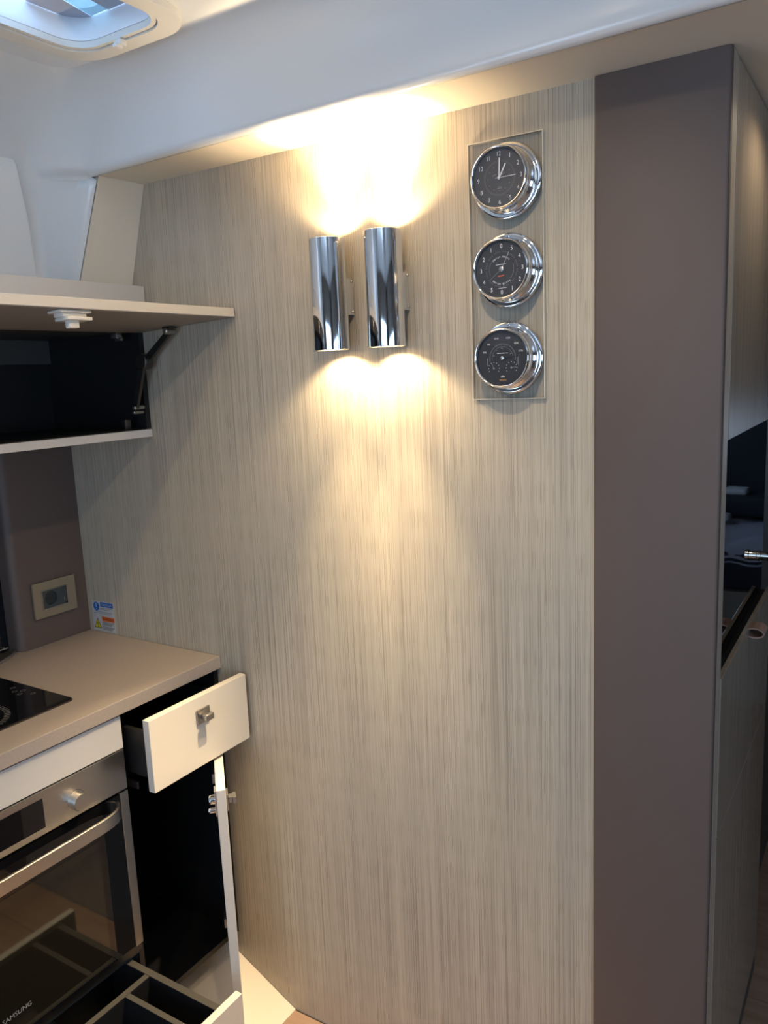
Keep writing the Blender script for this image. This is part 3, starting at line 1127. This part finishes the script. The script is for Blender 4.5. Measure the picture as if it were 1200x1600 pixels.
ls = obj('lift_stay', link(J, Bp, 0.0085, 0.0065, yS - 0.008, yS), M_DARKMETAL, t)
obj('upper_link', link(A, J, 0.0065, 0.0085, yS + 0.0005, yS + 0.008), M_DARKMETAL, ls)
bm = bmesh.new()
lathe(bm, [(0.0, yS - 0.012), (0.0165, yS - 0.012), (0.0185, yS - 0.010), (0.0185, yS + 0.011), (0.0, yS + 0.011)], lambda a, b, d: (J[0] + a, d, J[1] + b), 32)
obj('damper_disc', bm, M_DARKMETAL, ls, smooth=True)
for (px, pz), s in ((A, 0.0075), (Bp, 0.006), ((Bp[0] - 0.002, Bp[1] - 0.012), 0.0045)):
    bm = bmesh.new()
    lathe(bm, [(0.0, yS - 0.0125), (s * 0.7, yS - 0.0125), (s, yS - 0.0105), (s, yS + 0.017), (0.0, yS + 0.017)], lambda a, b, d, px=px, pz=pz: (px + a, d, pz + b), 18)
    obj('pivot', bm, M_SATIN, ls, smooth=True)
obj('flap_bracket', BX(-1.412, -1.386, yS - 0.006, yS + 0.016, 1.6895, 1.6935, bev=0.001), M_DARKMETAL, ls)
bm = bmesh.new()
box(bm, -1.560, -1.540, -0.064, -0.046, 1.676, 1.690, bev=0.002)
box(bm, -1.552, -1.530, -0.060, -0.052, 1.670, 1.678, bev=0.002)
obj('hinge', bm, M_SATIN, t, smooth=True)
bm = bmesh.new()
box(bm, -1.556, -1.540, -0.062, -0.044, 1.4627, 1.486, bev=0.0015)
st = obj('striker', bm, M_DARKMETAL, t, smooth=True)

# ================================================================ COUNTER, HOB, TROUGH RIM
bm = bmesh.new()
box(bm, -1.899, -1.352, -1.6, -0.0008, 0.878, 0.909, bev=0.0015)
tag(obj('countertop', bm, M_COUNTER), 'beige laminate galley countertop running along the left hull side', 'countertop')
t = thing('induction_hob', 'black glass induction hob set on the beige countertop', 'hob', (-1.60, -0.63, 0.909))
bm = bmesh.new()
prism(bm, rrect(-1.765, -1.447, -0.925, -0.3445, 0.012, 6), fxy, 0.9092, 0.9118)
obj('rim', bm, M_DARKMETAL, t)
bm = bmesh.new()
prism(bm, rrect(-1.763, -1.450, -0.923, -0.3465, 0.011, 6), fxy, 0.9119, 0.9132)
gl = obj('glass_top', bm, M_BGLASS, t)
bm = bmesh.new()
for a, b, w in ((-1.626, -0.372, 0.010), (-1.603, -0.383, 0.010), (-1.590, -0.371, 0.012), (-1.578, -0.387, 0.010), (-1.554, -0.371, 0.010)):
    for k in range(12):
        t0, t1 = k * math.pi / 6, (k + 1) * math.pi / 6
        bar2(bm, fxy, (a + 0.0042 * math.cos(t0), b + w * 0.5 * math.sin(t0)), (a + 0.0042 * math.cos(t1), b + w * 0.5 * math.sin(t1)), 0.0009, 0.91335)
    obj('touch_symbol', bm, M_DIMPRINT, gl)
    bm = bmesh.new()
bcx, bcy = -1.548, -0.535
for k in range(60):
    an = math.radians(6 * k)
    bar2(bm, fxy, (bcx + 0.078 * math.cos(an), bcy + 0.078 * math.sin(an)), (bcx + 0.090 * math.cos(an), bcy + 0.090 * math.sin(an)), 0.0022, 0.91335)
obj('cooking_zone_mark', bm, M_DIMPRINT, gl)
t = thing('counter_trough', 'slim steel trough with a curved rim along the back of the countertop', 'trough', (-1.83, -0.5, 0.909))
bm = bmesh.new()
pts = [(-1.868, -0.213, 0.9125), (-1.852, -0.219, 0.9125), (-1.838, -0.235, 0.9125), (-1.825, -0.258, 0.9125), (-1.812, -0.290, 0.9125), (-1.802, -0.33, 0.9125),
       (-1.797, -0.40, 0.9125), (-1.797, -0.95, 0.9125)]
tube(bm, pts, 0.0042, 10, flat=0.0032)
obj('rim', bm, M_STEEL, t, smooth=True)
bm = bmesh.new()
prism(bm, [(-1.884, -0.216), (-1.868, -0.218), (-1.856, -0.226), (-1.842, -0.245), (-1.829, -0.268), (-1.818, -0.300), (-1.808, -0.345), (-1.803, -0.41), (-1.803, -0.95), (-1.884, -0.95)],
      fxy, 0.9092, 0.9102)
obj('basin', bm, M_CHAR, t)
bm = bmesh.new()
tube(bm, [(-1.868, -0.226, 0.9235), (-1.866, -0.24, 0.9238), (-1.866, -0.95, 0.9245)], 0.0022, 8)
obj('chrome_rail', bm, M_CHROME, t, smooth=True)

# ================================================================ CORNER BASE CABINET (open drawer, open door)
t = thing('corner_base_cabinet', 'black lined corner cabinet beside the oven with its drawer and door open', 'cabinet', (-1.6, -0.155, 0.153))
obj('side_panel', BX(-1.89, -1.365, -0.0140, -0.0012, 0.1575, 0.8775), M_BLACK, t)
obj('side_panel', BX(-1.89, -1.380, -0.3000, -0.2880, 0.1575, 0.8775), M_BLACK, t)
obj('back_panel', BX(-1.895, -1.885, -0.2875, -0.0145, 0.1725, 0.8775), M_BLACK, t)
obj('bottom_panel', BX(-1.884, -1.362, -0.2875, -0.0145, 0.1575, 0.1720), M_BLACK, t)
bm = bmesh.new()
box(bm, -1.2795, -1.2615, -0.3105, -0.0145, 0.7225, 0.8825, bev=0.0008)
dr = obj('drawer', bm, M_WHITE, t)
bm = bmesh.new()
box(bm, -1.72, -1.2797, -0.282, -0.270, 0.732, 0.835)
box(bm, -1.72, -1.2797, -0.042, -0.030, 0.732, 0.835)
box(bm, -1.72, -1.2797, -0.270, -0.042, 0.732, 0.740)
box(bm, -1.72, -1.708, -0.270, -0.042, 0.740, 0.835)
obj('drawer_box', bm, M_BLACK, dr)
bm = bmesh.new()
kx, ky, kz = -1.2615, -0.1600, 0.8380
box(bm, kx, kx + 0.0045, ky - 0.0195, ky + 0.0195, kz - 0.0165, kz + 0.0165, bev=0.0008)
obj('latch_plate', bm, M_SATIN, dr, label='satin nickel latch plate')
bm = bmesh.new()
box(bm, kx + 0.0045, kx + 0.0160, ky - 0.009, ky + 0.009, kz - 0.0055, kz + 0.0055, bev=0.001)
box(bm, kx + 0.0155, kx + 0.0250, ky - 0.0125, ky + 0.0125, kz - 0.0075, kz + 0.0075, bev=0.0025, seg=3)
obj('latch_knob', bm, M_SATIN, dr, smooth=True)
# runner bracket
obj('drawer_runner', BX(-1.70, -1.345, -0.2875, -0.2830, 0.700, 0.716), M_DARKMETAL, t)
# open door, hinged at the feature wall side
hxy = Vector((-1.362, -0.024))
ad = math.radians(-44.6)
du = Vector((math.cos(ad), math.sin(ad)))
dn = Vector((-du.y, du.x))            # towards the feature wall (outer face)
DW = 0.286
fd = lambda s, b, z: (hxy.x + du.x * s + dn.x * b, hxy.y + du.y * s + dn.y * b, z)
bm = bmesh.new()
prism(bm, [(0.0, -0.010), (DW, -0.010), (DW, 0.010), (0.0, 0.010)], fd, 0.158, 0.7150)
bmesh.ops.bevel(bm, geom=list(bm.edges), offset=0.0008, segments=1, affect='EDGES')
dd = obj('door', bm, M_WHITE, t)
zl = 0.684
bm = bmesh.new()
prism(bm, rrect(DW - 0.030, DW - 0.004, -0.0140, -0.0105, 0.001, 2), fd, zl - 0.030, zl + 0.027)
obj('latch_base', bm, M_CHROME, dd)
bm = bmesh.new()
lathe(bm, [(0.0, -0.026), (0.0085, -0.026), (0.0105, -0.023), (0.0105, -0.014)], lambda a, b, d: fd(DW - 0.016 + a, d, zl + 0.004 + b), 24)
lathe(bm, [(0.0, -0.030), (0.004, -0.029), (0.006, -0.026), (0.006, -0.014)], lambda a, b, d: fd(DW - 0.013 + a, d, zl - 0.019 + b), 16)
obj('latch_body', bm, M_CHROME, dd, smooth=True)
bm = bmesh.new()
prism(bm, rrect(DW - 0.034, DW - 0.002, 0.0105, 0.0145, 0.001, 2), fd, zl - 0.020, zl + 0.016)
obj('latch_plate', bm, M_SATIN, dd)
bm = bmesh.new()
prism(bm, rrect(DW - 0.026, DW - 0.010, 0.0147, 0.0235, 0.001, 2), fd, zl - 0.006, zl + 0.006)
prism(bm, rrect(DW - 0.030, DW - 0.006, 0.0235, 0.0310, 0.002, 3), fd, zl - 0.007, zl + 0.007)
obj('latch_knob', bm, M_SATIN, dd, smooth=True)
for zz in (0.23, 0.62):
    bm = bmesh.new()
    prism(bm, rrect(0.010, 0.045, -0.020, -0.0105, 0.002, 2), fd, zz - 0.012, zz + 0.012)
    obj('hinge', bm, M_SATIN, dd)

# ================================================================ OVEN CABINET
OY0, OY1 = -0.897, -0.302
t = thing('oven_cabinet', 'cabinet around the built-in oven with its low drawer pulled out', 'cabinet', (-1.6, -0.6, 0.16))
obj('side_panel', BX(-1.89, -1.380, -0.9150, -0.9000, 0.1575, 0.8775), M_BLACK, t)
obj('side_panel', BX(-1.89, -1.3785, -0.3018, -0.3003, 0.1575, 0.8775), M_BLACK, t)
obj('back_panel', BX(-1.895, -1.885, -0.8995, -0.3025, 0.1575, 0.8775), M_BLACK, t)
bm = bmesh.new()
box(bm, -1.378, -1.360, OY0, -0.3015, 0.8000, 0.8725, bev=0.0008)
obj('upper_panel', bm, M_GREYLAM, t)
obj('oven_shelf', BX(-1.884, -1.3785, -0.899, -0.303, 0.300, 0.316), M_CHAR, t)
# low drawer
bm = bmesh.new()
box(bm, -1.0965, -1.0790, -0.893, -0.2890, 0.135, 0.3105, bev=0.0010)
dr = obj('drawer', bm, M_WHITE, t)
bm = bmesh.new()
box(bm, -1.440, -1.0968, -0.342, -0.327, 0.160, 0.2985)
box(bm, -1.440, -1.0968, -0.875, -0.860, 0.160, 0.2985)
box(bm, -1.440, -1.0968, -0.860, -0.342, 0.160, 0.168)
box(bm, -1.440, -1.428, -0.860, -0.342, 0.168, 0.2985)
bx = obj('drawer_box', bm, M_BLACK, dr)
obj('edge_trim', BX(-1.440, -1.0968, -0.342, -0.327, 0.2987, 0.3000), M_TRIMGREY, dr)
obj('edge_trim', BX(-1.440, -1.0968, -0.875, -0.860, 0.2987, 0.3000), M_TRIMGREY, dr)
obj('drawer_front_lining', BX(-1.1000, -1.0969, -0.859, -0.343, 0.169, 0.3000), M_BLACK, dr)
_d = obj('divider', BX(-1.314, -1.300, -0.859, -0.3425, 0.169, 0.2980), M_BLACK, dr)
obj('edge_trim', BX(-1.314, -1.300, -0.859, -0.3425, 0.2980, 0.2990), M_TRIMGREY, _d)
_d = obj('divider', BX(-1.2995, -1.1003, -0.409, -0.397, 0.169, 0.2980), M_BLACK, dr)
obj('edge_trim', BX(-1.2995, -1.1003, -0.409, -0.397, 0.2980, 0.2990), M_TRIMGREY, _d)
_d = obj('divider', BX(-1.2995, -1.1003, -0.620, -0.608, 0.169, 0.2980), M_BLACK, dr)
obj('edge_trim', BX(-1.2995, -1.1003, -0.620, -0.608, 0.2980, 0.2990), M_TRIMGREY, _d)
_d = obj('divider', BX(-1.4275, -1.3145, -0.520, -0.508, 0.169, 0.2700), M_BLACK, dr)
obj('edge_trim', BX(-1.4275, -1.3145, -0.520, -0.508, 0.2700, 0.2710), M_TRIMGREY, _d)

# ---------------------------------------------------------------- oven
o = thing('built_in_oven', 'built-in steel and black glass oven with round knob below the white panel', 'oven', (-1.6, -0.6, 0.318))
obj('oven_body', BX(-1.85, -1.3795, OY0 + 0.004, -0.3035, 0.3165, 0.790), M_DARKMETAL, o)
bm = bmesh.new()
box(bm, -1.379, -1.3595, OY0, OY1, 0.7080, 0.7975, bev=0.0010)
cp = obj('control_panel', bm, M_STEEL, o)
obj('display', BX(-1.3596, -1.3588, -0.700, -0.5015, 0.7215, 0.7820), M_BGLASS, cp)
fk = lambda a, b, d: (-1.3595 + d, -0.4300 + a, 0.7425 + b)
bm = bmesh.new()
lathe(bm, [(0.0, 0.0), (0.0185, 0.0), (0.0185, 0.0015), (0.0182, 0.003), (0.0178, 0.018), (0.0168, 0.0205), (0.0, 0.0210)], fk, 48)
obj('knob', bm, M_STEEL, cp, smooth=True, angle=35)
bm = bmesh.new()
lathe(bm, [(0.0, 0.0), (0.0185, 0.0), (0.0185, 0.0015), (0.0182, 0.003), (0.0178, 0.018), (0.0168, 0.0205), (0.0, 0.0210)], lambda a, b, d: (-1.3595 + d, -0.770 + a, 0.7425 + b), 48)
obj('knob', bm, M_STEEL, cp, smooth=True, angle=35)
bm = bmesh.new()
for k in range(9):
    t0, t1 = math.radians(20 + 9 * k), math.radians(29 + 9 * k)
    bar2(bm, fk, (0.0215 * math.cos(t0), 0.0215 * math.sin(t0)), (0.0215 * math.cos(t1), 0.0215 * math.sin(t1)), 0.0007, 0.0003)
obj('dial_marks', bm, M_INK, cp)
dg = obj('door_glass', BX(-1.378, -1.3605, -0.876, -0.3235, 0.3370, 0.7020), M_BGLASS, o)
obj('door_window', BX(-1.3604, -1.3598, -0.810, -0.3880, 0.3450, 0.6270), M_OVENWIN, dg)
obj('door_edge', BX(-1.378, -1.3585, -0.3233, -0.3025, 0.3355, 0.7035, bev=0.0008), M_STEEL, o)
obj('door_edge', BX(-1.378, -1.3585, OY0, -0.8763, 0.3355, 0.7035, bev=0.0008), M_STEEL, o)
obj('base_strip', BX(-1.378, -1.3655, OY0 + 0.002, -0.3035, 0.3170, 0.3350), M_DARKMETAL, o)
fo = lambda a, b, d: (-1.3605 + d, a, b)
bm = bmesh.new()
wtx = add_text(bm, 'SAMSUNG', 0.0135, fo, -0.6065, 0.3885, 0, 0.0012, 1.0)
obj('brand_lettering', bm, M_DIMPRINT, dg)
# bowed handle
path = [(-0.334, -1.3600), (-0.336, -1.3520), (-0.343, -1.3410), (-0.356, -1.3320), (-0.375, -1.3265), (-0.400, -1.3240), (-0.450, -1.3230), (-0.6, -1.3225)]
full = path + [(-1.2 - a, b) for a, b in path[::-1][1:]]
bm = bmesh.new()
secs = []
hz0, hz1 = 0.6620, 0.6910
for i, (a, b) in enumerate(full):
    p0, p1 = Vector(full[max(i - 1, 0)]), Vector(full[min(i + 1, len(full) - 1)])
    tt = (p1 - p0).normalized()
    nn = Vector((tt.y, -tt.x)) * 0.0035
    secs.append([bm.verts.new((b + sx * nn.y, a + sx * nn.x, z)) for sx, z in ((1, hz0 + 0.001), (1, hz1 - 0.001), (0.6, hz1), (-0.6, hz1), (-1, hz1 - 0.001), (-1, hz0 + 0.001), (-0.6, hz0), (0.6, hz0))])
for A1, B1 in zip(secs[:-1], secs[1:]):
    for k in range(8):
        bm.faces.new((A1[k], A1[(k + 1) % 8], B1[(k + 1) % 8], B1[k]))
bm.faces.new(secs[0])
bm.faces.new(secs[-1][::-1])
obj('door_handle', bm, M_STEEL, o, smooth=True)

# ================================================================ PASSAGE CABINETS (right edge of the picture)
XP = -0.223
CE = 0.700
t = thing('overhead_cabinet', 'beige overhead cabinet above the black glass door by the passage', 'cabinet', (-0.4, 0.4, 1.437))
obj('carcass', BX(-0.58, -0.2425, 0.0505, CE, 1.4385, 2.0150), M_GREYWOOD, t)
bm = bmesh.new()
box(bm, -0.241, XP, 0.0515, CE - 0.001, 1.4365, 2.0140, bev=0.0010)
obj('door', bm, M_BEIGEVEN, t)
t = thing('glass_cabinet', 'black glass fronted cabinet with a chrome knob, beside the brown pillar', 'cabinet', (-0.4, 0.4, 1.021))
obj('carcass', BX(-0.58, -0.2505, 0.0505, CE, 1.0210, 1.4360), M_BLACK, t)
dg2 = obj('glass_door', BX(-0.2500, -0.2430, 0.0520, CE - 0.001, 1.0240, 1.4350, bev=0.0008), M_BGLASS, t)
bm = bmesh.new()
lathe(bm, [(0.0, 0.0), (0.0125, 0.0), (0.0125, 0.003), (0.0105, 0.0045), (0.0105, 0.020), (0.0120, 0.0215), (0.0120, 0.0285), (0.0108, 0.030), (0.0, 0.0305)],
      lambda a, b, d: (-0.2429 + d, 0.632 + a, 1.117 + b), 32)
obj('knob', bm, M_CHROME, dg2, smooth=True)
t = thing('drawer_cabinet', 'dim beige drawer cabinet with leather pull tab below the black glass', 'cabinet', (-0.4, 0.4, 0.0))
obj('carcass', BX(-0.58, -0.2425, 0.0505, CE, 0.0005, 1.0200), M_BLACK, t)
bm = bmesh.new()
box(bm, -0.2315, XP, 0.0515, CE - 0.001, 0.7275, 1.0260, bev=0.0008)
dt = obj('drawer', bm, M_BEIGEVEN, t)
bm = bmesh.new()
box(bm, -0.241, XP, 0.0515, CE - 0.001, 0.0600, 0.7245, bev=0.0008)
obj('drawer', bm, M_BEIGEVEN, t)
obj('kick_panel', BX(-0.2420, -0.2260, 0.0515, CE - 0.001, 0.0008, 0.0580), M_GREYWOOD, t)
obj('ledge', BX(-0.2424, -0.2317, 0.0515, CE - 0.001, 1.0120, 1.0205), M_BLACK, t)
# leather loop
bm = bmesh.new()
ly0, ly1 = 0.355, 0.405
loop = [(-0.2235, 1.0268), (-0.214, 1.0285), (-0.204, 1.0275), (-0.196, 1.0235), (-0.1925, 1.0175), (-0.195, 1.0115), (-0.203, 1.0075), (-0.213, 1.0065), (-0.2225, 1.0080)]
inner = [(-0.2235, 1.0243), (-0.214, 1.0260), (-0.2045, 1.0250), (-0.198, 1.0215), (-0.1955, 1.0172), (-0.1972, 1.0135), (-0.204, 1.0102), (-0.213, 1.0092), (-0.2225, 1.0105)]
prism(bm, loop + inner[::-1], lambda a, b, d: (a, d, b), ly0, ly1)
obj('pull_tab', bm, M_LEATHER, dt, label='tan leather pull tab')

# berth at the end of the passage, seen mirrored in the black glass
t = thing('cabin_berth', 'berth with rumpled grey bedding mirrored in the black glass door', 'bed', (0.1, 2.9, 0.0))
obj('base', BX(-0.268, 0.548, 2.48, 3.28, 0.0005, 0.52), M_BEDBASE, t)
bm = bmesh.new()
box(bm, -0.266, 0.546, 2.50, 3.27, 0.5205, 0.70, bev=0.03, seg=3)
obj('mattress', bm, M_NAVY, t, smooth=True)
bm = bmesh.new()
N = 22
g = []
for i in range(N + 1):
    for j in range(N + 1):
        u, v = i / N, j / N
        z = 0.728 + 0.010 * math.sin(u * 13 + 3 * v) * math.cos(v * 9 + u * 4) + 0.006 * math.sin(u * 31 + v * 17)
        z -= 0.06 * max(0, 0.06 - v) / 0.06
        g.append((-0.262 + 0.804 * u, 2.495 + 0.75 * v, z))
vt = [bm.verts.new(q) for q in g]
vb = [bm.verts.new((q[0], q[1], q[2] - 0.022)) for q in g]
for i in range(N):
    for j in range(N):
        a, b, c, d = i * (N + 1) + j, (i + 1) * (N + 1) + j, (i + 1) * (N + 1) + j + 1, i * (N + 1) + j + 1
        bm.faces.new((vt[a], vt[b], vt[c], vt[d]))
        bm.faces.new((vb[a], vb[d], vb[c], vb[b]))
obj('quilt', bm, M_BED, t, smooth=True)

bm = bmesh.new()
box(bm, -0.24, 0.52, 3.14, 3.38, 0.745, 0.855, bev=0.035, seg=4)
tag(obj('berth_cushion', bm, M_NAVY, smooth=True), 'navy cushion at the head of the berth mirrored in black glass', 'cushion')
for (x0, x1, y0, y1, z0, z1), lab in (((0.14, 0.26, 3.18, 3.34, 0.8555, 0.885), 'folded white towel lying on top of the navy berth cushion'),
                                      ((0.20, 0.33, 3.02, 3.12, 0.742, 0.775), 'folded white towel lying on the quilt in front of the navy cushion')):
    bm = bmesh.new()
    box(bm, x0, x1, y0, y1, z0, z1, bev=0.011, seg=3)
    tag(obj('folded_towel', bm, M_TOWEL, smooth=True), lab, 'towel', 'folded towels on the berth')
